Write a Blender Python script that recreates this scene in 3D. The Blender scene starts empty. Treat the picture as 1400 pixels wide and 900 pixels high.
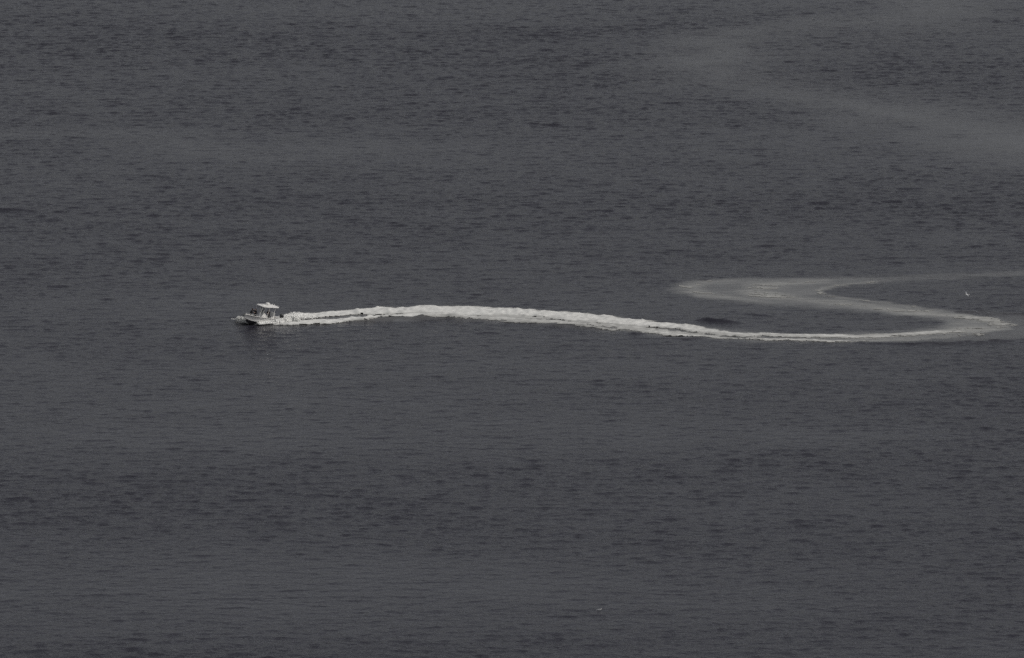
import bpy, bmesh, math, random
import numpy as np
from mathutils import Vector, Matrix, Euler

random.seed(7); RNG = np.random.default_rng(7)
scene = bpy.context.scene
COL = scene.collection
R = math.radians

# ------------------------------------------------------------------ camera
DEP = R(12.0)            # the lens looks down at the sea by this much
SLANT = 941.6           # metres from the lens to the sea at the picture centre
MPP = 0.107              # metres per photograph pixel at that distance
CAM = Vector((0, -SLANT*math.cos(DEP), SLANT*math.sin(DEP)))
cd = bpy.data.cameras.new('camera'); cam = bpy.data.objects.new('camera', cd)
COL.objects.link(cam); scene.camera = cam
cam.location = CAM
cam.rotation_euler = (math.pi/2 - DEP, 0, 0)
cd.sensor_width = 36.0
cd.lens = 18.0/(700*MPP/SLANT)
cd.clip_start = 1.0; cd.clip_end = 80000.0

# ------------------------------------------------------------------ sky, sun, exposure
SUN_EL, SUN_AZ = R(43), R(104)        # azimuth clockwise from +Y (away from the lens) towards +X
world = bpy.data.worlds.new('World'); scene.world = world; world.use_nodes = True
nt = world.node_tree; nt.nodes.clear()
wo = nt.nodes.new('ShaderNodeOutputWorld'); bg = nt.nodes.new('ShaderNodeBackground')
sky = nt.nodes.new('ShaderNodeTexSky'); sky.sky_type = 'NISHITA'; sky.sun_disc = False
sky.sun_elevation = SUN_EL; sky.sun_rotation = SUN_AZ
sky.air_density = 1.0; sky.dust_density = 3.0; sky.ozone_density = 1.0
hs = nt.nodes.new('ShaderNodeHueSaturation'); hs.inputs['Saturation'].default_value = 0.20
nt.links.new(sky.outputs[0], hs.inputs['Color']); nt.links.new(hs.outputs[0], bg.inputs[0])
bg.inputs[1].default_value = 0.06
nt.links.new(bg.outputs[0], wo.inputs[0])
sl = bpy.data.lights.new('sun', 'SUN'); sl.energy = 1.1; sl.angle = R(12); sl.color = (1.0, 0.95, 0.88)
sun = bpy.data.objects.new('sun', sl); COL.objects.link(sun)
sdir = Vector((math.sin(SUN_AZ)*math.cos(SUN_EL), math.cos(SUN_AZ)*math.cos(SUN_EL), math.sin(SUN_EL)))
sun.rotation_euler = sdir.to_track_quat('Z', 'Y').to_euler(); sun.location = (0, 0, 300)
vs = scene.view_settings; vs.view_transform = 'Standard'; vs.look = 'None'
vs.exposure = 0.40; vs.gamma = 1.0; vs.use_curve_mapping = False

scene.cycles.use_denoising = False     # keep the sea's fine grain

# ------------------------------------------------------------------ helpers
def at(px, py):
    """a point of the photograph -> the point of the sea plane it shows (metres)"""
    d = Vector(((px-700)*MPP/SLANT, math.cos(DEP) + (450-py)*MPP/SLANT*math.sin(DEP),
                -math.sin(DEP) + (450-py)*MPP/SLANT*math.cos(DEP)))
    t = -CAM.z/d.z
    p = CAM + d*t
    return (p.x, p.y)

def tag(o, label=None, cat=None, group=None, kind=None):
    for k, v in (('label', label), ('category', cat), ('group', group), ('kind', kind)):
        if v: o[k] = v
    return o

def link(name, me, mat=None, parent=None, smooth=True):
    o = bpy.data.objects.new(name, me); COL.objects.link(o)
    if mat is not None and not me.materials: me.materials.append(mat)
    if parent is not None: o.parent = parent
    if smooth: me.polygons.foreach_set('use_smooth', [True]*len(me.polygons))
    return o

def build(name, bm, mat, parent=None, smooth=True, angle=40):
    me = bpy.data.meshes.new(name); bm.normal_update()
    if smooth:
        for e in bm.edges:
            if len(e.link_faces) == 2 and e.calc_face_angle(0) > R(angle): e.smooth = False
    bm.to_mesh(me); bm.free()
    return link(name, me, mat, parent, smooth)

def bbox(bm, c, s, bev=0.0, rot=None):
    m = Matrix.Translation(c) @ (rot.to_matrix().to_4x4() if rot else Matrix()) @ Matrix.Diagonal((*s, 1))
    g = bmesh.ops.create_cube(bm, size=1.0, matrix=m)
    if bev:
        es = list({e for v in g['verts'] for e in v.link_edges})
        bmesh.ops.bevel(bm, geom=es, offset=bev, segments=2, affect='EDGES', profile=0.5)

def tube(bm, pts, rad, n=8):
    """swept tube with a radius for each point, closed at the ends"""
    pts = [Vector(p) for p in pts]
    if not isinstance(rad, (list, tuple)): rad = [rad]*len(pts)
    rings = []
    for i, p in enumerate(pts):
        d = (pts[min(i+1, len(pts)-1)] - pts[max(i-1, 0)]).normalized()
        a = d.orthogonal().normalized() if i == 0 else (a - d*a.dot(d)).normalized()
        b = d.cross(a)
        rings.append([bm.verts.new(p + (a*math.cos(2*math.pi*k/n) + b*math.sin(2*math.pi*k/n))*rad[i]) for k in range(n)])
    for r0, r1 in zip(rings, rings[1:]):
        for k in range(n): bm.faces.new((r0[k], r0[(k+1) % n], r1[(k+1) % n], r1[k]))
    bm.faces.new(rings[0][::-1]); bm.faces.new(rings[-1])

def loft(bm, rings, close=True, caps=True):
    vr = [[bm.verts.new(p) for p in r] for r in rings]
    n = len(vr[0])
    for r0, r1 in zip(vr, vr[1:]):
        for k in range(n if close else n-1):
            bm.faces.new((r0[k], r0[(k+1) % n], r1[(k+1) % n], r1[k]))
    if caps: bm.faces.new(vr[0][::-1]); bm.faces.new(vr[-1])
    return vr

# ------------------------------------------------------------------ noise and distance fields (numpy)
def vnoise(x, y, seed=0):
    xi = np.floor(x).astype(np.int64); yi = np.floor(y).astype(np.int64)
    fx = x - xi; fy = y - yi
    fx = fx*fx*(3-2*fx); fy = fy*fy*(3-2*fy)
    def h(a, b):
        n = (a*374761393 + b*668265263 + seed*1442695041) & 0xFFFFFFFF
        n = ((n ^ (n >> 13))*1274126177) & 0xFFFFFFFF
        n = (n ^ (n >> 16)) & 0xFFFF
        return n.astype(np.float32)/65535.0
    return ((h(xi, yi)*(1-fx) + h(xi+1, yi)*fx)*(1-fy) + (h(xi, yi+1)*(1-fx) + h(xi+1, yi+1)*fx)*fy)

def fbm(x, y, octs=4, seed=0):
    v = 0; a = 0.5; tot = 0
    for i in range(octs):
        v = v + a*vnoise(x*2**i + 17.3*i, y*2**i - 9.1*i, seed+i); tot += a; a *= 0.5
    return v/tot

def sstep(a, b, x):
    t = np.clip((x-a)/(b-a), 0, 1); return t*t*(3-2*t)

def band(x, y, pts, soft=0.5):
    """pts: (photo x, photo y, half width in metres, strength) along a line on the sea; strength field"""
    P = [(*at(a, b), w*MPP/.125, s) for a, b, w, s in pts]
    out = np.zeros_like(x)
    for (x0, y0, w0, s0), (x1, y1, w1, s1) in zip(P, P[1:]):
        dx, dy = x1-x0, y1-y0
        t = np.clip(((x-x0)*dx + (y-y0)*dy)/(dx*dx+dy*dy), 0, 1)
        d = np.hypot(x-x0-t*dx, y-y0-t*dy)
        w = w0 + t*(w1-w0); s = s0 + t*(s1-s0)
        out = np.maximum(out, s*(1-sstep(1-soft, 1+soft*0.5, d/w)))
    return out

def ridge(x, y, pts):
    """pts: (photo x, photo y, sigma in metres, height): a wave crest along a line"""
    P = [(*at(a, b), w*MPP/.125, s) for a, b, w, s in pts]
    out = np.zeros_like(x)
    for (x0, y0, w0, s0), (x1, y1, w1, s1) in zip(P, P[1:]):
        dx, dy = x1-x0, y1-y0
        t = np.clip(((x-x0)*dx + (y-y0)*dy)/(dx*dx+dy*dy), 0, 1)
        d = np.hypot(x-x0-t*dx, y-y0-t*dy)
        out = np.maximum(out, (s0 + t*(s1-s0))*np.exp(-(d/(.72*(w0 + t*(w1-w0))))**2))
    return out

def inside(x, y, poly):
    P = [at(a, b) for a, b in poly]
    c = np.zeros(x.shape, bool)
    for (x0, y0), (x1, y1) in zip(P, P[1:]+P[:1]):
        if y0 == y1: continue
        c ^= ((y0 > y) != (y1 > y)) & (x < (x1-x0)*(y-y0)/(y1-y0) + x0)
    return c

# ------------------------------------------------------------------ where the wake and the slicks lie
OLD = [(932,395),(938,389),(955,385),(985,382),(1050,380),(1120,379),(1200,378),(1300,375),(1440,368),(1440,375),
       (1330,380),(1270,383),(1200,387),(1160,389),(1140,391),(1122,397),(1117,401),(1125,405),(1150,408),(1200,414),
       (1250,420),(1290,424),(1340,432),(1365,438),(1382,446),(1350,454),(1300,460),(1250,464),(1200,467),(1130,468),
       (1050,466),(1060,457),(1130,457),(1200,455),(1250,452),(1285,448),(1297,442),(1285,437),(1245,432),(1215,428),
       (1180,425),(1100,420),(1040,415),(980,410),(945,404)]
FAINT = [(1290,424),(1340,427),(1440,432),(1440,459),(1380,464),(1330,466),(1240,468),(1300,460),(1382,446)]
RIMS = [  # paler edges inside the old wake: lacy remains of foam
    [(1000,382,1.6,.25),(950,387,2.6,.45),(937,396,3.0,.5),(954,402,2.6,.5),(1000,408,1.8,.4),(1050,414,1.0,.15)],
    [(1130,384,2.0,.2),(1065,388,2.8,.45),(1040,394,3.4,.55),(1032,400,3.4,.6),(1058,406,3.2,.62),(1105,411,2.8,.55),(1180,418,2.6,.5),(1240,424,2.4,.5),(1300,431,2.4,.45)],
    [(1200,385,.9,.35),(1160,388,1.0,.5),(1126,395,1.2,.5),(1118,401,1.0,.4),(1145,407,1.0,.5),(1200,413,1.0,.5),(1260,421,1.0,.5)],
    [(1000,456,1.6,1.0),(1060,459,1.5,.95),(1130,460.5,1.6,.95),(1200,460,1.7,.92),(1260,457,1.9,.82),(1310,453,2.6,.72),(1345,450,3.0,.62),(1366,448,3.2,.58),(1374,444.5,3.2,.56),(1366,441,3.2,.54),(1345,437,2.8,.52),(1300,431,2.0,.46),(1240,427,1.2,.35)],
    [(930,459,1.2,.9),(1000,463,1.2,.9),(1080,466,1.1,.8),(1160,466.5,1.1,.7),(1240,464.5,1.0,.6),(1300,461,.9,.5),(1350,456,.8,.3)],
]
UP = [(378,438,1.6,1.0),(400,435.2,2.2,1.15),(430,432.2,2.1,1.15),(470,429.2,2.2,1.15),(500,427,2.6,1.2),(540,425,3.0,1.2),(580,424,3.5,1.2),(640,425.5,3.9,1.15),
      (700,428.2,3.7,1.12),(760,431.5,3.6,1.08),(820,436.5,3.4,1.05),(880,443,2.9,1.0),(940,449,2.2,.92),(1000,456,1.7,.82),(1060,459,1.4,.8)]
LOW = [(352,443.5,.8,.9),(375,442.5,1.3,1.1),(400,442.3,1.5,1.2),(430,441.5,1.5,1.2),(460,439.6,1.5,1.2),(490,437,1.6,1.2),(520,434.3,1.7,1.15),
       (560,431.5,1.5,1.0),(600,431,1.6,.85),(650,433.5,1.8,.8),(700,436,1.8,.75),(760,440,1.7,.7),(820,446,1.6,.7),(880,453,1.6,.75),(930,459,1.3,.9)]
BOWF = [(327,440.5,.6,.5),(333,440.5,1.0,.9),(342,440,1.1,1.0),(352,439,.8,.8)]
MIDF = [(375,441,2.0,1.1),(392,440,1.7,1.1),(405,438.5,.9,.9)]
GAP = [(560,429,2.2,.85),(600,431,3.0,.74),(680,434.5,3.4,.70),(760,439.5,3.5,.68),(840,446.5,3.2,.64),(900,452,2.5,.6),(960,457.5,2.1,.6),(1040,462,1.8,.52)]
SHEET = [(385,441,5,1),(430,437,5.5,1),(500,432,6,1),(600,427.5,6,1),(700,432,6,1),(820,442,6,1),(940,454,5.5,1),(1040,461,5,1)]
SLICK = [(1440,215,16,.9),(1300,178,18,.95),(1180,142,18,.9),(1060,112,18,.8),(980,88,15,.8),(955,70,13,.9),(985,55,14,.9),(1100,40,16,.75),(1240,22,15,.7),(1440,-8,14,.6)]
CREST = [
    [(470,440.5,.8,.1),(505,437,1.1,.5),(560,435,1.1,.6),(590,433.8,1.1,.65),(630,435,1.1,.5),(665,437,1.0,.15)],
    [(700,441,.9,.1),(760,445,1.1,.45),(800,447.5,1.1,.5),(835,450,1.0,.1)],
    [(842,455,.9,.1),(862,457,1.1,.5),(890,459,1.0,.15),(960,463.5,1.0,.25),(1010,466,.9,.1)],
    [(1180,469.5,.9,.1),(1240,469,1.2,.35),(1330,467,1.3,.45),(1380,465.5,1.2,.4),(1440,464,1,.2)],
    [(955,437,1.2,.1),(972,436.5,1.2,.7),(988,438.5,1.2,.8),(1008,441,1.2,.15)],
    [(1000,426,1.0,.1),(1030,429,1.1,.35),(1060,430,1.0,.1)],
    [(1300,424,.9,.1),(1350,428,1.1,.45),(1440,431,1.0,.3)],
    [(-60,285,2,.3),(0,286,2.0,.5),(28,287.5,1.8,.4),(60,289,1.3,.1)],
    [(650,145,1.5,.1),(662,145,1.6,.26),(690,147,1.5,.22),(715,150,1.2,.1)],
    [(720,168,1.5,.1),(745,170,1.6,.22),(775,172,1.4,.1)],
]

_c = [at(a, b) for a, b, w, q in UP] + [at(1130, 460.5), at(1260, 458), at(1400, 455)]
def along(x, y):
    """distance across the fresh wake, so that its streaks follow its course"""
    return y - np.interp(x, [p[0] for p in _c], [p[1] for p in _c])

def wake_fields(x, y):
    """aeration (pale bubbly water), foam strength, calm (short waves laid flat), crest height"""
    jx = x + (fbm(x*0.25, y*0.9, 4, 11)-.5)*2.6; jy = y + (fbm(x*0.30+40, y*0.5, 4, 12)-.5)*2.4
    def soft(poly, r):
        o = 0
        for a in range(7): o = o + inside(jx + r*math.cos(a*2.4)*math.sqrt(a/6), jy + r*math.sin(a*2.4)*math.sqrt(a/6), poly)
        return o/7.0
    old = soft(OLD, 1.5); faint = soft(FAINT, 2.2)
    fade = 0.35 + 1.2*fbm(x*0.09, y*0.42, 5, 23)          # the oldest bubbles have thinned out unevenly
    old = old*fade*(1 - 0.35*sstep(18, 30, y)*sstep(40, 70, x))*(1 + 0.45*sstep(35, 55, x)*(1-sstep(12, 20, y)))
    foam = np.zeros_like(x)
    for i, b in enumerate(RIMS): foam = np.maximum(foam, (0.85 if i > 2 else 0.58)*band(jx, jy, b, 0.9))
    for b in (UP, LOW, MIDF, BOWF): foam = np.maximum(foam, band(jx, jy, b, 0.45))
    foam = np.maximum(foam, band(jx, jy, GAP, 0.6))
    sheet = band(jx, jy, SHEET, 0.35)
    rim = np.zeros_like(x)
    for b in RIMS: rim = np.maximum(rim, band(jx, jy, b, 0.9))
    aer = np.maximum.reduce([0.25*old + 0.54*rim, 0.14*faint, 0.20*sheet, 0.55*np.clip(foam, 0, 1)])
    calm = np.maximum.reduce([np.clip(0.62*old, 0, .7), 0.35*faint, 0.6*sheet, np.clip(foam, 0, .8)])
    h = np.zeros_like(x)
    for c in CREST: h = np.maximum(h, ridge(jx, jy, c))
    h = h*0.60*(0.35 + 1.3*fbm(x*0.6, y*0.9, 4, 31))
    return aer, foam, calm, h

# ------------------------------------------------------------------ sea surface
NW = 130
lam = np.exp(RNG.uniform(math.log(0.9), math.log(4.2), NW))
th = RNG.normal(-math.pi/2 + 0.10, 0.42, NW)          # the breeze blows towards the lens
kk = 2*math.pi/lam
slope = 0.0140*np.clip((lam/1.9)**-0.7, .45, 1.15)
amp = slope/kk
kx, ky = kk*np.cos(th), kk*np.sin(th)
ph = RNG.uniform(0, 2*math.pi, NW)

def waves(x, y):
    z = np.zeros(x.shape, np.float32); dx = np.zeros_like(z); dy = np.zeros_like(z)
    xf = x.astype(np.float32); yf = y.astype(np.float32)
    for i in range(NW):
        p = np.float32(kx[i])*xf + np.float32(ky[i])*yf + np.float32(ph[i])
        s = np.sin(p); c = np.cos(p)*np.float32(amp[i])
        s = s*np.float32(amp[i]) - np.float32(.55)*s*c     # fronts steeper than backs
        z += s; dx += np.float32(kx[i]/kk[i])*c; dy += np.float32(ky[i]/kk[i])*c
    return z, dx, dy

def wind(x, y):
    """how ruffled the surface is, in wide uneven patches drawn out along the wind lanes"""
    a = fbm(x*0.007+3.1, y*0.024+1.7, 3, 51); b = fbm(x*0.025+9, y*0.10, 3, 57)
    c = fbm(x*0.16+2, y*0.26, 3, 63)
    return (0.25 + 1.25*a + 0.32*b)*(0.72 + 0.56*c)

def axis(lo, hi, step, far):
    v = list(np.arange(lo, hi + step, step)); s = step; a, b = lo, v[-1]; left, right = [], []
    while a > -far: s = min(s*1.22, 4000); a -= s; left.append(a)
    s = step
    while b < far: s = min(s*1.22, 4000); b += s; right.append(b)
    return np.array(left[::-1] + v + right)

def fine(v, lo, hi): return np.clip(1 - np.maximum(lo - v, v - hi)/25.0, 0, 1)

XL, XH, YL, YH = -106.0, 106.0, -200.0, 345.0
xs = axis(XL, XH, 0.36, 45000.0); ys = axis(YL, YH, 0.31, 45000.0)
gx, gy = np.meshgrid(xs, ys); nx, ny = len(xs), len(ys)
X = gx.ravel(); Y = gy.ravel()
w_fine = fine(X, XL, XH)*fine(Y, YL, YH)
near = w_fine > 0
aer = np.zeros_like(X); calm = np.zeros_like(X); crest = np.zeros_like(X); slick = np.zeros_like(X); ruf = np.ones_like(X)
m = (X > -62) & (X < 125) & (Y > -45) & (Y < 90)
aer[m], _, calm[m], crest[m] = wake_fields(X[m], Y[m])
m2 = (Y > 60) & near
jx2 = X[m2] + (fbm(X[m2]*0.05, Y[m2]*0.05, 4, 71)-.5)*22; jy2 = Y[m2] + (fbm(X[m2]*0.05+30, Y[m2]*0.05, 4, 72)-.5)*40
slick[m2] = 0.95*band(jx2, jy2, SLICK, 1.75)*(.7+.6*fbm(X[m2]*0.03, Y[m2]*0.06, 4, 75))
slick[m2] = np.maximum(slick[m2], .5*band(jx2, jy2, [(-60,192,9,.5),(150,194,9,.7),(330,200,9,.6),(600,212,8,.2)], 1.4))
for c in CREST[-3:]:
    crest[m2] = np.maximum(crest[m2], ridge(X[m2], Y[m2], c))
ruf[near] = wind(X[near], Y[near])
Z = np.zeros_like(X); DX = np.zeros_like(X); DY = np.zeros_like(X)
Z[near], DX[near], DY[near] = waves(X[near], Y[near])
A = w_fine*ruf*(1-calm)*(1-0.8*np.clip(slick, 0, 1))
Z = Z*A + crest
verts = np.empty((nx*ny, 3), np.float32)
verts[:, 0] = X + 1.0*DX*A; verts[:, 1] = Y + 1.0*DY*A; verts[:, 2] = Z
idx = np.arange(nx*ny).reshape(ny, nx)
quads = np.stack([idx[:-1, :-1], idx[:-1, 1:], idx[1:, 1:], idx[1:, :-1]], -1).reshape(-1, 4)

def grid_mesh(name, verts, quads):
    me = bpy.data.meshes.new(name)
    me.vertices.add(len(verts)); me.vertices.foreach_set('co', np.ascontiguousarray(verts, np.float32).ravel())
    me.loops.add(quads.size); me.loops.foreach_set('vertex_index', quads.astype(np.int32).ravel())
    me.polygons.add(len(quads))
    me.polygons.foreach_set('loop_start', np.arange(0, quads.size, quads.shape[1], dtype=np.int32))
    me.polygons.foreach_set('use_smooth', np.ones(len(quads), bool))
    me.update(calc_edges=True)
    return me

def attr(me, name, v):
    a = me.attributes.new(name, 'FLOAT', 'POINT'); a.data.foreach_set('value', np.ascontiguousarray(v, np.float32))

sea_me = grid_mesh('sea', verts, quads)
attr(sea_me, 'aeration', aer); attr(sea_me, 'slick', slick); attr(sea_me, 'calm', np.maximum(calm, 0.8*slick))
attr(sea_me, 'ruffle', ruf)

def nodes(name):
    mt = bpy.data.materials.new(name); mt.use_nodes = True
    n = mt.node_tree; b = n.nodes['Principled BSDF']
    return mt, n, b

def sea_material():
    mt, n, b = nodes('sea_water')
    N, L = n.nodes.new, n.links.new
    tc = N('ShaderNodeTexCoord')
    def at_(nm): a = N('ShaderNodeAttribute'); a.attribute_name = nm; return a.outputs['Fac']
    def math_(op, a, bb=None, clamp=False):
        q = N('ShaderNodeMath'); q.operation = op; q.use_clamp = clamp
        for i, v in enumerate((a, bb)):
            if v is None: continue
            if isinstance(v, (int, float)): q.inputs[i].default_value = v
            else: L(v, q.inputs[i])
        return q.outputs[0]
    def noise(scale, sx, sy, detail, rough=.55, dist=0):
        mp = N('ShaderNodeMapping'); mp.inputs['Scale'].default_value = (sx, sy, 1); L(tc.outputs['Object'], mp.inputs[0])
        t = N('ShaderNodeTexNoise'); t.inputs['Scale'].default_value = scale; t.inputs['Detail'].default_value = detail
        t.inputs['Roughness'].default_value = rough; t.inputs['Distortion'].default_value = dist; L(mp.outputs[0], t.inputs[0])
        return t.outputs[0]
    aer_, slk, clm, rfl = at_('aeration'), at_('slick'), at_('calm'), at_('ruffle')
    # bubbles break the paler water up into streaks
    brk = noise(1.1, 0.28, 1.0, 6, .7, .5)
    k = math_('MULTIPLY', aer_, math_('ADD', math_('MULTIPLY', brk, 1.7), 0.15), True)
    k = math_('ADD', k, math_('MULTIPLY', slk, 0.085), True)
    mix = N('ShaderNodeMix'); mix.data_type = 'RGBA'
    mix.inputs['A'].default_value = (0.028, 0.0275, 0.037, 1); mix.inputs['B'].default_value = (0.42, 0.42, 0.40, 1)
    L(k, mix.inputs['Factor']); L(mix.outputs['Result'], b.inputs['Base Color'])
    b.inputs['IOR'].default_value = 1.333
    ro = math_('ADD', math_('MULTIPLY', aer_, 0.4), 0.11); L(ro, b.inputs['Roughness'])
    # ripples too small for the mesh
    h1 = noise(1.3, 0.5, 1.0, 3, .6); h2 = noise(3.4, 0.55, 1.0, 2, .6)
    hh = math_('ADD', math_('MULTIPLY', h1, 0.17), math_('MULTIPLY', h2, 0.10))
    hh = math_('MULTIPLY', hh, math_('SUBTRACT', 1.0, math_('MULTIPLY', clm, 0.8)))
    hh = math_('MULTIPLY', hh, rfl)
    bp = N('ShaderNodeBump'); bp.inputs['Strength'].default_value = 1.0; bp.inputs['Distance'].default_value = 1.0
    L(hh, bp.inputs['Height']); L(bp.outputs[0], b.inputs['Normal'])
    return mt
sea = link('sea', sea_me, sea_material(), None, False)
tag(sea, 'dark grey open sea ruffled by small waves', 'sea', kind='structure')

# ------------------------------------------------------------------ plain materials
def paint(name, col, rough=.4, var=.06, scale=6., metal=0., bump=0., spec=.5):
    mt, n, b = nodes(name); N, L = n.nodes.new, n.links.new
    tc = N('ShaderNodeTexCoord'); t = N('ShaderNodeTexNoise'); t.inputs['Scale'].default_value = scale; t.inputs['Detail'].default_value = 4
    L(tc.outputs['Object'], t.inputs[0])
    r = N('ShaderNodeValToRGB'); L(t.outputs[0], r.inputs[0])
    r.color_ramp.elements[0].position = .3; r.color_ramp.elements[1].position = .7
    r.color_ramp.elements[0].color = (*[max(0, c*(1-var)) for c in col], 1); r.color_ramp.elements[1].color = (*[min(1, c*(1+var)) for c in col], 1)
    L(r.outputs[0], b.inputs['Base Color']); b.inputs['Roughness'].default_value = rough; b.inputs['Metallic'].default_value = metal
    b.inputs['Specular IOR Level'].default_value = spec
    if bump:
        q = N('ShaderNodeBump'); q.inputs['Strength'].default_value = bump; q.inputs['Distance'].default_value = .02
        L(t.outputs[0], q.inputs['Height']); L(q.outputs[0], b.inputs['Normal'])
    return mt
M = dict(
    gel=paint('white_gelcoat', (.80, .79, .77), .3), bottom=paint('dark_bottom_paint', (.035, .035, .04), .6, .2),
    deck=paint('deck_gelcoat', (.5, .49, .47), .6, .08, 20), rub=paint('black_rubber', (.02, .02, .022), .6),
    steel=paint('stainless_tube', (.6, .6, .6), .3, .04, 8, .9), cush=paint('grey_vinyl', (.3, .3, .31), .55, .08, 9),
    motor=paint('black_cowling', (.015, .015, .018), .3), alu=paint('grey_casting', (.16, .16, .17), .45),
    screen=paint('display_glass', (.01, .01, .012), .1), top=paint('hardtop_white', (.78, .77, .75), .35),
    jacket=paint('dark_jacket', (.014, .014, .017), .85, .3, 14, bump=.4), trousers=paint('dark_trousers', (.018, .018, .022), .85, .3, 14, bump=.4),
    skin=paint('skin', (.36, .22, .16), .55, .08, 20), hair=paint('dark_hair', (.02, .015, .012), .7, .3, 40, bump=.5),
    shoe=paint('dark_shoe', (.02, .02, .02), .6), feather=paint('white_feathers', (.55, .55, .54), .7, .06, 30), wing=paint('grey_wing', (.30, .31, .33), .7, .1, 30),
    beak=paint('yellow_beak', (.5, .33, .05), .5), brown=paint('dark_red_jacket', (.03, .02, .019), .85, .3, 14, bump=.4))
def glass_mat():
    mt, n, b = nodes('tinted_acrylic'); b.inputs['Base Color'].default_value = (.55, .56, .56, 1)
    b.inputs['Transmission Weight'].default_value = .72; b.inputs['Roughness'].default_value = .12; b.inputs['IOR'].default_value = 1.2
    return mt
M['glass'] = glass_mat()

def foam_material():
    mt, n, b = nodes('sea_foam'); N, L = n.nodes.new, n.links.new
    a = N('ShaderNodeAttribute'); a.attribute_name = 'thickness'
    tc = N('ShaderNodeTexCoord'); t = N('ShaderNodeTexNoise'); t.inputs['Scale'].default_value = 1.6; t.inputs['Detail'].default_value = 6
    mp = N('ShaderNodeMapping'); mp.inputs['Scale'].default_value = (.5, 1, 1); L(tc.outputs['Object'], mp.inputs[0]); L(mp.outputs[0], t.inputs[0])
    mu = N('ShaderNodeMath'); mu.operation = 'MULTIPLY_ADD'; L(t.outputs[0], mu.inputs[0]); mu.inputs[1].default_value = .9; mu.inputs[2].default_value = -.45
    ad = N('ShaderNodeMath'); ad.operation = 'ADD'; ad.use_clamp = True; L(mu.outputs[0], ad.inputs[0]); L(a.outputs['Fac'], ad.inputs[1])
    r = N('ShaderNodeValToRGB'); L(ad.outputs[0], r.inputs[0])
    r.color_ramp.elements[0].color = (.30, .30, .29, 1); r.color_ramp.elements[1].color = (.68, .68, .66, 1)
    L(r.outputs[0], b.inputs['Base Color']); b.inputs['Roughness'].default_value = .8; b.inputs['Specular IOR Level'].default_value = .2
    q = N('ShaderNodeBump'); q.inputs['Strength'].default_value = .3; q.inputs['Distance'].default_value = .1
    L(t.outputs[0], q.inputs['Height']); L(q.outputs[0], b.inputs['Normal'])
    return mt
M['foam'] = foam_material()
def spray_material():
    mt, n, b = nodes('spray_drops'); b.inputs['Base Color'].default_value = (.82, .82, .8, 1); b.inputs['Roughness'].default_value = .7
    b.inputs['Subsurface Weight'].default_value = 0.0
    return mt
M['spray'] = spray_material()

# ------------------------------------------------------------------ foam of the wake
def make_foam():
    fx = np.arange(-54, 100, 0.2); fy = np.arange(-26, 66, 0.22)
    gx, gy = np.meshgrid(fx, fy); x, y = gx.ravel(), gy.ravel()
    aer, foam, calm, h = wake_fields(x, y)
    keep = foam > 0.12
    z = np.zeros_like(x); dx = np.zeros_like(x); dy = np.zeros_like(x)
    z[keep], dx[keep], dy[keep] = waves(x[keep], y[keep])
    z = z*wind(x, y)*(1-calm) + h
    av = along(x, y)
    n1 = fbm(x*0.13, av*1.15, 5, 81); n2 = fbm(x*1.9, y*2.2, 2, 91)
    dens = foam - 1.3*(n1-.5) - 0.5*(n2-.5)
    on = (dens > 0.40) & (foam > 0.14)
    lump = np.clip(foam, 0, 1.2)*(0.04 + 0.34*fbm(x*1.1, y*1.1, 4, 99)**2 + .10*n2**2)
    v = np.stack([x, y, z + 0.03 + lump*np.clip((dens-.40)*2.5, 0, 1)], -1)
    nxx, nyy = len(fx), len(fy); idx = np.arange(nxx*nyy).reshape(nyy, nxx)
    q = np.stack([idx[:-1, :-1], idx[:-1, 1:], idx[1:, 1:], idx[1:, :-1]], -1).reshape(-1, 4)
    q = q[on[q].sum(1) >= 3]
    used = np.unique(q); remap = np.zeros(nxx*nyy, np.int64); remap[used] = np.arange(len(used))
    me = grid_mesh('wake_foam', v[used], remap[q])
    attr(me, 'thickness', np.clip((foam[used]-.40)*.85 + (dens[used]-.5)*.8, 0, 1))
    o = link('wake_foam', me, M['foam'], None, False)
    tag(o, 'long white churned foam trail curling back across the sea behind the motorboat', 'wake', kind='stuff')
make_foam()

# ------------------------------------------------------------------ motorboat
HEAD = R(180+38); BX, BY = at(358, 442.2)
BOAT = bpy.data.objects.new('motorboat', None); COL.objects.link(BOAT)
BOAT.location = (BX, BY, 0.20); BOAT.rotation_euler = Euler((R(-4), R(-9), HEAD), 'XYZ')
tag(BOAT, 'white open motorboat with hardtop roof and black outboard speeding ahead of its wake', 'motorboat')
X0, X1 = -3.1, 3.45
def station(t):
    f = max(0., (t-.42)/.58); g = max(0., (t-.3)/.7); s = max(0., (t-.72)/.28)
    b = 1.2*(1-f**2.3*.985) * (.94+.06*min(1, t/.3)); c = 1.0*(1-g**1.9*.99)
    kz = -.38 + .80*s**2.6; cz = -.10 + .62*g**2.0; sz = .70 + .40*t**1.5
    cz = max(cz, kz+.03)
    return b, c, kz, cz, sz
def hull_x(t, z, kz, sz):   # raked stem
    return X0 + (X1-X0)*t - (.30*max(0., (t-.75)/.25)**2)*(1-(z-kz)/(sz-kz+1e-6))*.8
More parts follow.
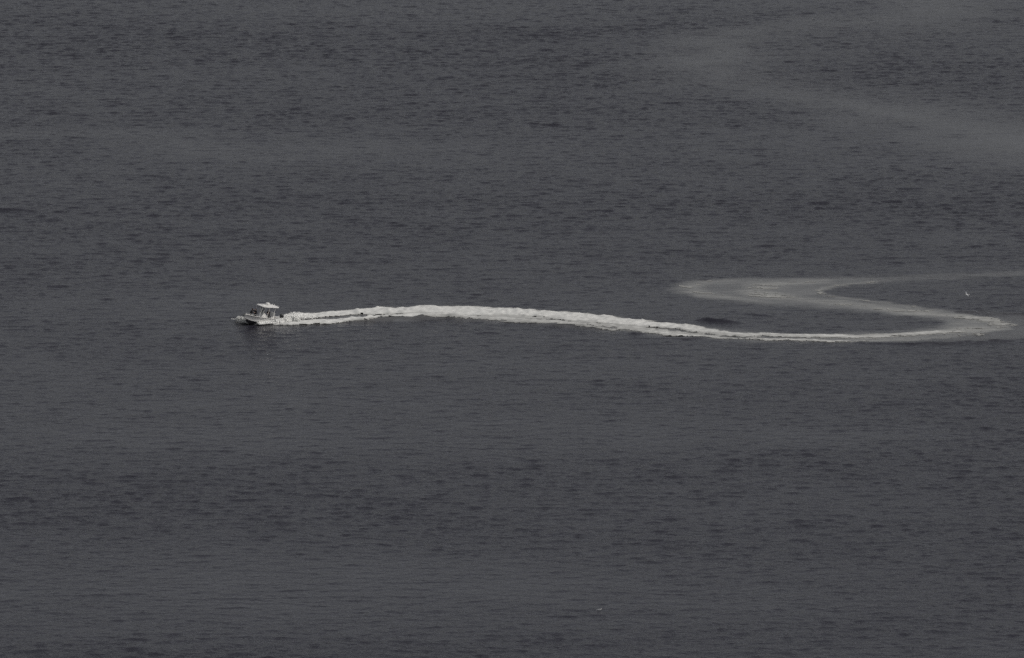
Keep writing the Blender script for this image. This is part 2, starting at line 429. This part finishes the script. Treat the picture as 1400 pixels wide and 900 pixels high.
def make_hull():
    bm = bmesh.new(); bot = bmesh.new(); NS = 26
    side, under = [], []
    for i in range(NS+1):
        t = i/NS; b, c, kz, cz, sz = station(t)
        pu = [(0, kz), (c*.5, kz+(cz-kz)*.46), (c, cz), (c+.05*(1-t), cz+.005)]
        fl = .10*t*4*(1-t) + .12*t
        c2 = c+.05*(1-t)
        ps = [(c2, cz+.005)] + [(c2+(b-c2)*(u**(1+1.1*t)), cz+(sz-cz)*u) for u in (.2, .4, .6, .8, .93)] + [(b, sz)]
        mk = lambda P: [(hull_x(t, z, kz, sz), y, z) for y, z in P]
        u = mk(pu); s_ = mk(ps)
        under.append([(x, -y, z) for x, y, z in u[:0:-1]] + u)
        side.append(s_)
    for sg in (1, -1):
        vr = [[bm.verts.new((x, sg*y, z)) for x, y, z in r] for r in side]
        for a, b_ in zip(vr, vr[1:]):
            for k in range(len(a)-1):
                f = (a[k], a[k+1], b_[k+1], b_[k]); bm.faces.new(f if sg < 0 else f[::-1])
    # transom
    tr = [(x, -y, z) for x, y, z in side[0][::-1]] + [(x, y, z) for x, y, z in under[0]][1:-1] + [tuple(p) for p in side[0]]
    bm.faces.new([bm.verts.new((p[0]-.002, p[1], p[2])) for p in tr])
    bmesh.ops.remove_doubles(bm, verts=bm.verts, dist=.0008)
    hull = build('hull', bm, M['gel'], BOAT, True, 35)
    vr = [[bot.verts.new(p) for p in r] for r in under]
    for a, b_ in zip(vr, vr[1:]):
        for k in range(len(a)-1): bot.faces.new((a[k], b_[k], b_[k+1], a[k+1]))
    bmesh.ops.remove_doubles(bot, verts=bot.verts, dist=.0008)
    build('hull_bottom', bot, M['bottom'], hull, True, 35)
    # gunwale cap + inner liner
    g = bmesh.new(); capo, capi, lin = [], [], []
    for i in range(NS+1):
        t = i/NS*.985; b, c, kz, cz, sz = station(t); x = hull_x(t, sz, kz, sz); w = min(.17, b*.6)
        capo.append((x, b+.015, sz+.005)); capi.append((x-.12*t, max(.01, b-w), sz+.03)); lin.append((x-.16*t, max(.01, b-w-.03), .25))
    for sg in (1, -1):
        rows = [[g.verts.new((x, sg*y, z)) for x, y, z in r] for r in (capo, capi, lin)]
        for a, b_ in zip(rows, rows[1:]):
            for k in range(NS):
                f = (a[k], a[k+1], b_[k+1], b_[k]); g.faces.new(f[::-1] if sg < 0 else f)
    build('gunwale', g, M['gel'], hull, True, 30)
    r = bmesh.new()
    for sg in (1, -1):
        tube(r, [(p[0], sg*(p[1]+.005), p[2]-.03) for p in capo], .028, 6)
    build('rub_rail', r, M['rub'], hull)
    d = bmesh.new()
    pl = [(x, y-.02 if y > .06 else y, .26) for x, y, z in lin]
    rows = [[d.verts.new((x, -y, .30)) for x, y, z in pl], [d.verts.new((x, y, .30)) for x, y, z in pl]]
    for k in range(NS): d.faces.new((rows[0][k], rows[0][k+1], rows[1][k+1], rows[1][k]))
    build('deck', d, M['deck'], BOAT)
    # raised foredeck the passengers sit on
    fd = bmesh.new(); rings = []
    for i in range(9):
        t = .885+.09*i/8; b, c, kz, cz, sz = station(t); x = hull_x(t, sz, kz, sz)-.08; w = max(.02, b-.22)
        rings.append([(x, -w, .305), (x, w, .305), (x, w, .72+.3*(t-.7)), (x, -w, .72+.3*(t-.7))])
    loft(fd, rings); fore = build('foredeck', fd, M['gel'], BOAT, True, 30)
    tb = bmesh.new(); bbox(tb, (X0+.12, 0, .53), (.22, 2.0, .44), .03); build('transom_box', tb, M['gel'], BOAT)
    return hull
make_hull()

def make_console():
    bm = bmesh.new()
    prof = [(1.02, .30), (.98, .72), (.55, .78), (.42, 1.28), (.05, 1.42), (-.12, 1.22), (-.22, .95), (-.25, .30)]
    loft(bm, [[(x, -.48, z) for x, z in prof], [(x, .48, z) for x, z in prof]])
    bmesh.ops.bevel(bm, geom=list(bm.edges), offset=.035, segments=2, affect='EDGES')
    bmesh.ops.recalc_face_normals(bm, faces=bm.faces)
    con = build('console', bm, M['gel'], BOAT, True, 30)
    b = bmesh.new(); bbox(b, (.78, 0, .82), (.40, .8, .09), .03); build('seat_cushion', b, M['cush'], con)
    b = bmesh.new(); bbox(b, (-.10, -.05, 1.36), (.03, .55, .20), .01, Euler((0, R(-35), 0))); build('chart_display', b, M['screen'], con)
    b = bmesh.new()     # steering wheel
    c0 = Vector((-.30, .14, 1.12)); ax = Vector((-.8, 0, .6)).normalized(); u = Vector((0, 1, 0)); w = ax.cross(u)
    tube(b, [c0 + (u*math.cos(a)+w*math.sin(a))*.18 for a in [2*math.pi*i/20 for i in range(21)]], .014, 6)
    for a in (.5, 2.6, 4.7): tube(b, [c0-ax*.05, c0 + (u*math.cos(a)+w*math.sin(a))*.18], .012, 6)
    tube(b, [c0-ax*.15, c0-ax*.04], .03, 8); build('steering_wheel', b, M['rub'], con)
    b = bmesh.new(); bbox(b, (.60, .30, 1.05), (.02, .22, .16), .005, Euler((0, R(-15), 0))); build('hatch', b, M['cush'], con)
    # windscreen: a curved tinted sheet with a frame
    g = bmesh.new(); rows = []
    for h in (0, 1):
        rows.append([((.42 + .22*h) - .22*(abs(a)/.56)**2, a*(1+.15*h), 1.27 + 1.10*h) for a in np.linspace(-.56, .56, 9)])
    vr = [[g.verts.new(p) for p in r] for r in rows]
    for k in range(8): g.faces.new((vr[0][k], vr[0][k+1], vr[1][k+1], vr[1][k]))
    bmesh.ops.solidify(g, geom=list(g.faces), thickness=.008)
    ws = build('windscreen', g, M['glass'], BOAT)
    f = bmesh.new(); tube(f, rows[1], .012, 6); build('windscreen_frame', f, M['steel'], ws)
make_console()

def make_top():
    bm = bmesh.new(); rings = []
    cx, hl, hw, z0 = -.55, 1.5, 1.08, 2.40
    def outline(k, z, crown):
        pts = []
        for i in range(40):
            a = 2*math.pi*i/40; ca, sa = math.cos(a), math.sin(a)
            x = hl*k*math.copysign(abs(ca)**.32, ca); y = hw*k*math.copysign(abs(sa)**.38, sa)*(1-.08*(x/hl))
            pts.append((cx+x, y, z + crown*(1-(y/hw)**2)))
        return pts
    loft(bm, [outline(.9, z0, .03), outline(.985, z0, .03), outline(1.0, z0+.035, .03), outline(.985, z0+.075, .04), outline(.8, z0+.095, .05), outline(.3, z0+.10, .055)])
    top = build('hardtop', bm, M['top'], BOAT, True, 50)
    h = bmesh.new(); bbox(h, (.15, 0, z0+.165), (.55, .6, .04), .012); build('roof_hatch', h, M['gel'], top)
    r = bmesh.new()     # radar dome on its stalk
    prof = [(.0, .26), (.06, .26), (.07, .48), (.29, .50), (.32, .56), (.30, .65), (.18, .70), (.0, .715)]
    loft(r, [[(-.55 + max(rr, .004)*math.cos(a), max(rr, .004)*math.sin(a), z0-.18+zz) for a in [2*math.pi*i/20 for i in range(20)]] for rr, zz in prof])
    build('radar_dome', r, M['top'], top)
    for i in range(5):
        b = bmesh.new(); y = -.8+.4*i; tube(b, [(-1.95, y, z0+.0), (-2.10, y, z0+.22)], .026, 8); build('rod_holder', b, M['steel'], top)
    b = bmesh.new()
    for y in (-.9, .9): tube(b, [(-1.75, y, z0+.09), (-1.65, y, z0+.17), (.5, y*.96, z0+.17), (.6, y*.96, z0+.09)], .014, 6)
    build('grab_rail', b, M['steel'], top)
    b = bmesh.new(); tube(b, [(-1.8, 0, z0+.08), (-1.8, 0, z0+.30)], .012, 6); bbox(b, (-1.8, 0, z0+.33), (.06, .06, .08), .02); build('stern_light', b, M['gel'], top)
    for y in (-.52, .52):
        for a, z1, top_x in ((1.12, .34, .80), (.35, 1.28, .25), (-.35, .30, -.55), (-1.35, .30, -1.6)):
            b = bmesh.new(); tube(b, [(a, y, z1), (a*.8+top_x*.2, y, z1+.45), (top_x, y*1.35, z0+.02)], .036, 8); build('support_post', b, M['top'], BOAT)
    for y in (-.6, .6):
        b = bmesh.new(); tube(b, [(.7, y, z0-.02), (-1.6, y*1.05, z0-.02)], .02, 6); build('roof_spar', b, M['steel'], top)
make_top()

def make_fittings():
    b = bmesh.new(); bbox(b, (-1.45, 0, .62), (.5, .95, .62), .04); lean = build('leaning_post', b, M['gel'], BOAT)
    b = bmesh.new(); bbox(b, (-1.42, 0, .98), (.46, .98, .10), .04); build('seat_cushion', b, M['cush'], lean)
    b = bmesh.new(); bbox(b, (-1.72, 0, 1.28), (.08, .95, .46), .03, Euler((0, R(-8), 0))); build('backrest', b, M['top'], lean)
    for sg in (1, -1):     # low bow rail
        b = bmesh.new(); pts = []
        for i in range(12):
            t = .60+.37*i/11; bb, c, kz, cz, sz = station(t); pts.append((hull_x(t, sz, kz, sz)-.1, sg*max(.05, bb-.09), sz+.20+.04*math.sin(i/11*math.pi)))
        tube(b, pts, .014, 6)
        for i in (0, 4, 8, 11): tube(b, [pts[i], (pts[i][0]-.02, pts[i][1], pts[i][2]-.22)], .012, 6)
        build('bow_rail', b, M['steel'], BOAT)
        b = bmesh.new(); bbox(b, (-2.75, sg*1.05, .79), (.22, .04, .04), .012); bbox(b, (-2.75, sg*1.05, .765), (.07, .05, .05), .01); build('cleat', b, M['steel'], BOAT)
    b = bmesh.new()        # anchor hung in its bow roller
    bbox(b, (3.42, 0, 1.10), (.30, .13, .05), .01)
    tube(b, [(3.2, 0, 1.14), (3.55, 0, 1.05), (3.62, 0, .86)], .03, 6)
    for y in (-.14, .14): tube(b, [(3.62, 0, .86), (3.50, y, .78), (3.36, y*1.1, .90)], [.03, .035, .012], 6)
    build('anchor', b, M['rub'], BOAT)
    # outboard engine
    b = bmesh.new(); rings = []
    for z, sx, sy, ox in ((.62, .20, .17, 0), (.70, .27, .21, -.01), (.95, .31, .23, -.02), (1.15, .29, .215, -.03), (1.27, .22, .17, -.02), (1.30, .10, .08, 0)):
        rings.append([(-3.42+ox+sx*math.copysign(abs(math.cos(a))**.7, math.cos(a)), sy*math.copysign(abs(math.sin(a))**.7, math.sin(a)), z) for a in [2*math.pi*i/24 for i in range(24)]])
    loft(b, rings); mo = build('outboard_motor', b, M['motor'], BOAT, True, 60)
    b = bmesh.new(); rings = []
    for z, sx, sy in ((.62, .17, .13), (.3, .14, .10), (-.2, .12, .07), (-.55, .10, .05), (-.75, .16, .03)):
        rings.append([(-3.42+sx*math.cos(a), sy*math.sin(a), z) for a in [2*math.pi*i/16 for i in range(16)]])
    loft(b, rings); bbox(b, (-3.55, 0, -.30), (.42, .26, .02), .005); build('lower_unit', b, M['motor'], mo)
    b = bmesh.new(); tube(b, [(-3.2, 0, -.58), (-3.4, 0, -.58), (-3.68, 0, -.58)], [.03, .06, .045], 10)
    for i in range(3):
        a = i*2*math.pi/3; bbox(b, (-3.66, .12*math.cos(a), -.58+.12*math.sin(a)), (.02, .13, .17), .004, Euler((a, R(20), 0)))
    build('propeller', b, M['alu'], mo)
    b = bmesh.new(); bbox(b, (-3.18, 0, .48), (.16, .30, .36), .02); build('motor_bracket', b, M['alu'], mo)
make_fittings()

# ------------------------------------------------------------------ people
def ell(bm, c, r, rot=None, u=16, v=12):
    bmesh.ops.create_uvsphere(bm, u_segments=u, v_segments=v, radius=1.0,
        matrix=Matrix.Translation(c) @ (rot.to_matrix().to_4x4() if rot else Matrix()) @ Matrix.Diagonal((*r, 1)))

def make_person(J, label, jacket, hair_long=False, shade_hood=False):
    """J: joints in the boat's frame (metres); a body is grown round them and fused into one skin"""
    V = {k: Vector(p) for k, p in J.items()}
    bm = bmesh.new()
    def limb(a, b, r0, r1, mid=None):
        a, b = V[a] if isinstance(a, str) else a, V[b] if isinstance(b, str) else b
        d = b-a; n = 5
        rs = [r0+(r1-r0)*i/(n-1) for i in range(n)]
        if mid: rs[1] *= mid; rs[2] *= mid
        tube(bm, [a+d*(i/(n-1)) for i in range(n)], rs, 12); ell(bm, a, (r0,)*3, None, 12, 8); ell(bm, b, (r1,)*3, None, 12, 8)
    pel, che, nek, hd = V['pelvis'], V['chest'], V['neck'], V['head']
    face = V['face'].normalized()
    up = (che-pel).normalized(); side = (V['sho_l']-V['sho_r']).normalized(); fr = side.cross(up).normalized()
    # torso: lofted, narrower at the waist, broad at the chest
    rings = []
    for f, w, dp in ((-.14, .15, .12), (0, .20, .155), (.35, .20, .165), (.75, .22, .18), (1.0, .21, .155), (1.18, .13, .10)):
        c = pel + (che-pel)*f
        rings.append([c + side*w*math.cos(a) + fr*dp*math.sin(a) for a in [2*math.pi*i/16 for i in range(16)]])
    loft(bm, rings)
    limb(che + up*.06, nek + (hd-nek)*.3, .075, .056)
    # head: skull, jaw, nose, ears
    hu = (hd-nek).normalized(); hu = (hu - face*hu.dot(face)).normalized(); hr = face.cross(hu)
    hm = Matrix((face, hr, hu)).transposed()
    he = hm.to_euler()
    ell(bm, hd+hu*.02-face*.01, (.098, .076, .112), he); ell(bm, hd+face*.028-hu*.045, (.062, .055, .068), he)
    ell(bm, hd+face*.095-hu*.012, (.020, .014, .026), he, 8, 6)
    for s in (-1, 1): ell(bm, hd+hr*.076*s-hu*.005, (.018, .010, .032), he, 8, 6)
    ell(bm, hd+face*.083-hu*.052, (.012, .026, .010), he, 8, 6)
    for s in 'lr':
        limb('sho_'+s, 'elb_'+s, .078, .062, 1.03); limb('elb_'+s, 'wri_'+s, .060, .040, 1.06); limb(che+up*.03, 'sho_'+s, .085, .068)
        limb('hip_'+s, 'kne_'+s, .092, .064, 1.04); limb('kne_'+s, 'ank_'+s, .062, .042, 1.1); limb(pel, 'hip_'+s, .11, .095)
        # hand: palm, four fingers of different lengths bent at the knuckle, a thumb from the palm's side
        w = V['wri_'+s]; hd_ = (V['hand_'+s]-w).normalized()
        pn = hd_.cross(Vector((0, 0, 1))); pn = pn.normalized() if pn.length > .05 else Vector((0, 1, 0))
        cu = hd_.cross(pn).normalized()        # curl side
        if cu.z > 0: cu = -cu
        pal = w+hd_*.055
        ell(bm, pal, (.055, .040, .017), Matrix((hd_, pn, cu)).transposed().to_euler(), 12, 8)
        for k, (o, ln) in enumerate(((-.030, .062), (-.010, .074), (.010, .070), (.029, .055))):
            p0 = w+hd_*.09+pn*o; p1 = p0+hd_*ln*.45+cu*.010; p2 = p1+hd_*ln*.3+cu*ln*.32; p3 = p2+cu*ln*.36
            tube(bm, [p0-hd_*.03, p0, p1, p2, p3], [.010, .0098, .0092, .0086, .007], 8)
        t0 = w+hd_*.03-pn*.03; tube(bm, [t0, t0-pn*.022+hd_*.022, t0-pn*.030+hd_*.05+cu*.012, t0-pn*.024+hd_*.074+cu*.022], [.013, .012, .011, .009], 8)
        # foot
        a = V['ank_'+s]; td = V['toe_'+s]-a
        fd = Vector((td.x, td.y, 0)).normalized(); base = a-Vector((0, 0, .055))
        tube(bm, [base-fd*.07, base-fd*.03, base+fd*.08, base+fd*.17, base+fd*.20], [.03, .042, .042, .034, .018], 10)
        limb(a, base, .045, .045)
    me0 = bpy.data.meshes.new('tmp'); bm.to_mesh(me0); bm.free()
    ob = bpy.data.objects.new('tmp', me0); COL.objects.link(ob)
    rm = ob.modifiers.new('r', 'REMESH'); rm.mode = 'VOXEL'; rm.voxel_size = .0075
    sm = ob.modifiers.new('s', 'SMOOTH'); sm.factor = .5; sm.iterations = 2
    dc = ob.modifiers.new('d', 'DECIMATE'); dc.ratio = .22
    dg = bpy.context.evaluated_depsgraph_get()
    me = bpy.data.meshes.new_from_object(ob.evaluated_get(dg)); me.name = 'person'
    bpy.data.objects.remove(ob)
    me.materials.clear()
    for k in ('skin', jacket, 'trousers', 'shoe'): me.materials.append(M[k])
    co = np.array([p.center for p in me.polygons]); mi = np.ones(len(co), int)
    def segd(a, b):
        a, b = np.array(a), np.array(b); d = b-a; t = np.clip(((co-a)@d)/(d@d), 0, 1); return np.linalg.norm(co-a-t[:, None]*d, axis=1)
    leg = np.minimum.reduce([np.minimum(segd(V['hip_'+s], V['kne_'+s])-.09, segd(V['kne_'+s], V['ank_'+s])-.06) for s in 'lr'])
    tor = np.minimum.reduce([segd(pel+(che-pel)*.15, che)-.17] + [np.minimum(segd(V['sho_'+s], V['elb_'+s]), segd(V['elb_'+s], V['wri_'+s]))-.05 for s in 'lr'])
    mi[leg < tor] = 2
    for s in 'lr':
        mi[np.linalg.norm(co-np.array(V['ank_'+s]-Vector((0, 0, .05))), axis=1) < .115] = 3
        wv = np.array(V['wri_'+s]); hv = np.array((V['hand_'+s]-V['wri_'+s]).normalized())
        q = co-wv; mi[(q@hv > 0) & (np.linalg.norm(q, axis=1) < .22)] = 0
    q = co-np.array(nek); mi[(q@np.array(hu) > .015) & (np.linalg.norm(co-np.array(hd), axis=1) < .2)] = 0
    me.polygons.foreach_set('material_index', mi.astype(np.int32))
    me.polygons.foreach_set('use_smooth', np.ones(len(co), bool))
    # stands at its own base, in the boat's pose but a thing of its own
    base = Vector((pel.x, pel.y, min(p.z for p in V.values())-.08))
    me.transform(Matrix.Translation(-base))
    o = bpy.data.objects.new('person', me); COL.objects.link(o)
    mw = Matrix.LocRotScale(BOAT.location, BOAT.rotation_euler, None) @ Matrix.Translation(base)
    o.matrix_world = mw
    tag(o, label, 'person', 'people aboard the motorboat')
    # hair: a cap over the back and crown of the head
    hb = bmesh.new(); ell(hb, hd+hu*.036-face*.018, (.102, .084, .106), he, 20, 14)
    if hair_long: ell(hb, hd-hu*.06-face*.06, (.055, .075, .12), he)
    dead = [v for v in hb.verts if (v.co-hd).dot(face) > .035 and (v.co-hd).dot(hu) < .07 or (v.co-hd).dot(hu) < (-.18 if hair_long else -.055)]
    bmesh.ops.delete(hb, geom=dead, context='VERTS')
    for v in hb.verts: v.co += (v.co-hd).normalized()*random.uniform(-.003, .005)
    bmesh.ops.transform(hb, matrix=Matrix.Translation(-base), verts=hb.verts)
    build('hair', hb, M['hair'], o)
    if shade_hood:  # added dark shell, standing in for the shade on a backlit head
        qb = bmesh.new(); ell(qb, hd+hu*.030-face*.024, (.122, .104, .134), he, 20, 14)
        dead = [v for v in qb.verts if (v.co-hd).dot(face) > .05 and (v.co-hd).dot(hu) < .10 or (v.co-hd).dot(hu) < -.15]
        bmesh.ops.delete(qb, geom=dead, context='VERTS'); bmesh.ops.transform(qb, matrix=Matrix.Translation(-base), verts=qb.verts)
        bmesh.ops.solidify(qb, geom=list(qb.faces), thickness=.008); build('shade_hood', qb, M[jacket], o)
    for s in (-1, 1):
        eb = bmesh.new(); ell(eb, hd+face*.083+hr*.031*s+hu*.008-base, (.008, .012, .008), he, 8, 6); build('eye', eb, M['screen'], o)
    return o

def pose(px, py, pz, yaw, kind, lean=0., arm=None):
    """joints for a sitting or standing figure; px,py,pz = pelvis; yaw = facing in the boat's frame"""
    c, s = math.cos(yaw), math.sin(yaw)
    def P(f, l, u): return (px + f*c - l*s, py + f*s + l*c, pz + u)
    J = dict(pelvis=P(0, 0, 0), chest=P(.40*math.sin(lean)+.02, 0, .42*math.cos(lean)), neck=P(.52*math.sin(lean)+.03, 0, .54), head=P(.62*math.sin(lean)+.07, 0, .68), face=(c, s, -.08))
    for sg, n in ((1, 'l'), (-1, 'r')):
        J['sho_'+n] = P(.42*math.sin(lean)+.02, .185*sg, .45*math.cos(lean))
        J['hip_'+n] = P(.02, .10*sg, -.03)
        if kind == 'sit':
            J['kne_'+n] = P(.43, .15*sg, .02); J['ank_'+n] = P(.46, .14*sg, -.38); J['toe_'+n] = P(.66, .16*sg, -.42)
            J['elb_'+n] = P(.16, .25*sg, .20); J['wri_'+n] = P(.36, .17*sg, .12); J['hand_'+n] = P(.46, .15*sg, .09)
        else:
            J['kne_'+n] = P(.09, .13*sg, -.42); J['ank_'+n] = P(-.02, .16*sg, -.82); J['toe_'+n] = P(.18, .19*sg, -.86)
            J['elb_'+n] = P(.18, .27*sg, .20); J['wri_'+n] = P(.42, .17*sg, .26); J['hand_'+n] = P(.52, .14*sg, .26)
    if arm:
        for k, v in arm.items(): J[k] = P(*v)
    return J
make_person(pose(2.28, .0, 1.21, R(150), 'stand', .22), 'person in dark clothes standing farthest forward in the bow of the motorboat', 'jacket', shade_hood=True)
make_person(pose(1.50, .16, 1.20, R(20), 'stand', .1, dict(elb_r=(.16, -.36, .42), wri_r=(.24, -.52, .60), hand_r=(.27, -.58, .70))),
            'person in dark clothes with one arm raised, standing between the bow and the console', 'jacket', True, True)
make_person(pose(-.80, .30, 1.19, R(15), 'stand', .12), 'person in dark clothes standing at the helm under the hardtop roof', 'brown')

# ------------------------------------------------------------------ spray thrown up by the hull
def make_spray(name, label, pts_fn, n, parent=None):
    """thousands of separate drops and clots, uneven in size"""
    oct_v = np.array([(1,0,0),(-1,0,0),(0,1,0),(0,-1,0),(0,0,1),(0,0,-1)], float)
    oct_f = np.array([(0,2,4),(2,1,4),(1,3,4),(3,0,4),(2,0,5),(1,2,5),(3,1,5),(0,3,5)])
    P, S = pts_fn(n)
    jit = RNG.uniform(.6, 1.5, (len(P), 6, 1))
    v = (P[:, None, :] + oct_v[None]*jit*S[:, None, None]).reshape(-1, 3)
    f = (oct_f[None] + (np.arange(len(P))*6)[:, None, None]).reshape(-1, 3)
    o = link(name, grid_mesh(name, v, f), M['spray'], None, False)
    tag(o, label, 'spray', kind='stuff'); return o
BM = Matrix.LocRotScale(BOAT.location, Euler((0, 0, HEAD)), None)
def sheet(side, xa, xb, reach, high, size, p=1.0):
    def fn(n):
        t = RNG.uniform(0, 1, n)**p; u = RNG.beta(1.3, 1.6, n)
        lx = xa + (xb-xa)*t; g = (.35+.65*t) if side > 0 else (1-.5*t)
        hull = np.array([station(min(1, max(0, (q-X0)/(X1-X0))))[1] for q in lx])
        gust = .55 + .9*fbm(lx*1.7+side*9, u*2.5, 3, 5)
        out = hull*.9 + reach*u*g*gust; top = high*g*gust
        z = top*(4*u*(1-u))*.8 + top*.25*(1-u)
        z = z*RNG.uniform(.0, 1.03, n)**1.5
        lx = lx - (.55 if side > 0 else -.1)*u*g + RNG.normal(0, .06, n)
        w = np.stack([lx, side*out, z], -1)
        m3 = np.array(BM.to_3x3()); w = w@m3.T + np.array(BM.translation)
        return w, size*RNG.lognormal(0, .5, n)
    return fn
make_spray('bow_spray', 'white fan of spray flung out ahead of the bow on the far side', sheet(-1, 2.3, -.8, 3.2, .62, .028), 9000)
make_spray('side_spray', 'white spray peeling off the near side of the hull towards the stern', sheet(1, 1.4, -4.6, 1.9, .62, .034), 16000)
def stern(n):
    t = RNG.uniform(0, 1, n); lx = -3.9 - 4.5*t**1.1; y = RNG.normal(0, 1, n)*(.5+.5*t)
    z = (.38*np.exp(-((t-.35)/.35)**2) + .12)*RNG.uniform(0, 1, n)*np.exp(-(y/1.4)**2)*(.6+.8*fbm(lx*1.3, y*1.3, 3, 8))
    w = np.stack([lx, y, z], -1)@np.array(BM.to_3x3()).T + np.array(BM.translation)
    return w, .034*RNG.lognormal(0, .5, n)
make_spray('stern_spray', 'white churned spray boiling up behind the black outboard', stern, 14000)

# ------------------------------------------------------------------ seabirds
def make_gull(loc, rz, label, flying):
    bm = bmesh.new(); rings = []
    for x, z, r in ((-.30, .02, .012), (-.22, .015, .035), (-.10, 0, .065), (.02, 0, .078), (.12, .02, .066), (.18, .05, .046), (.23, .085, .044), (.275, .095, .034), (.30, .09, .014)):
        rings.append([(x, r*math.cos(a), z+r*.9*math.sin(a)) for a in [2*math.pi*i/12 for i in range(12)]])
    loft(bm, rings)
    o = build('seabird', bm, M['feather'])
    for s in (-1, 1):
        w = bmesh.new()
        if flying: sec = [(.06, .05, .03, .17), (.05, .22, .13, .18), (.07, .40, .16, .15), (-.02, .58, .11, .09), (-.12, .70, .05, .03)]
        else: sec = [(.12, .06, .04, .05), (.04, .078, .045, .12), (-.10, .075, .04, .12), (-.24, .05, .035, .08), (-.36, .02, .03, .02)]
        rr = []
        for x, y, z, c in sec:
            if flying: rr.append([(x+c*.5, s*y, z), (x, s*y, z+.016), (x-c*.5, s*y, z), (x, s*y, z-.008)])
            else: rr.append([(x, s*y, z+c*.4), (x, s*(y+.014), z), (x, s*y, z-c*.4), (x, s*(y-.01), z)])
        loft(w, rr); bmesh.ops.recalc_face_normals(w, faces=w.faces); build('wing', w, M['wing'], o)
    t = bmesh.new(); loft(t, [[(-.26, -.02, .02), (-.26, .02, .02), (-.26, .02, .03), (-.26, -.02, .03)], [(-.42, -.06, .02), (-.42, .06, .02), (-.42, .06, .026), (-.42, -.06, .026)]]); build('tail', t, M['feather'], o)
    k = bmesh.new(); tube(k, [(.29, 0, .09), (.33, 0, .088), (.355, 0, .078)], [.012, .009, .003], 6); build('beak', k, M['beak'], o)
    for s in (-1, 1):
        e = bmesh.new(); ell(e, (.262, .030*s, .108), (.007,)*3, None, 8, 6); build('eye', e, M['screen'], o)
    o.location = loc; o.rotation_euler = (R(-25) if flying else 0, 0, rz)
    tag(o, label, 'seabird', 'seabirds on and over the water'); return o
x, y = at(1322, 411); make_gull((x, y, .9), R(200), 'white seabird flying low over the dark water inside the wake bend', True)
x, y = at(819.5, 834.5); make_gull((x, y, .06), R(20), 'white seabird floating alone on the open water in the foreground', False)
x, y = at(1112.5, 26.5); make_gull((x, y, .06), R(170), 'tiny pale seabird floating far off above the faint slick', False)
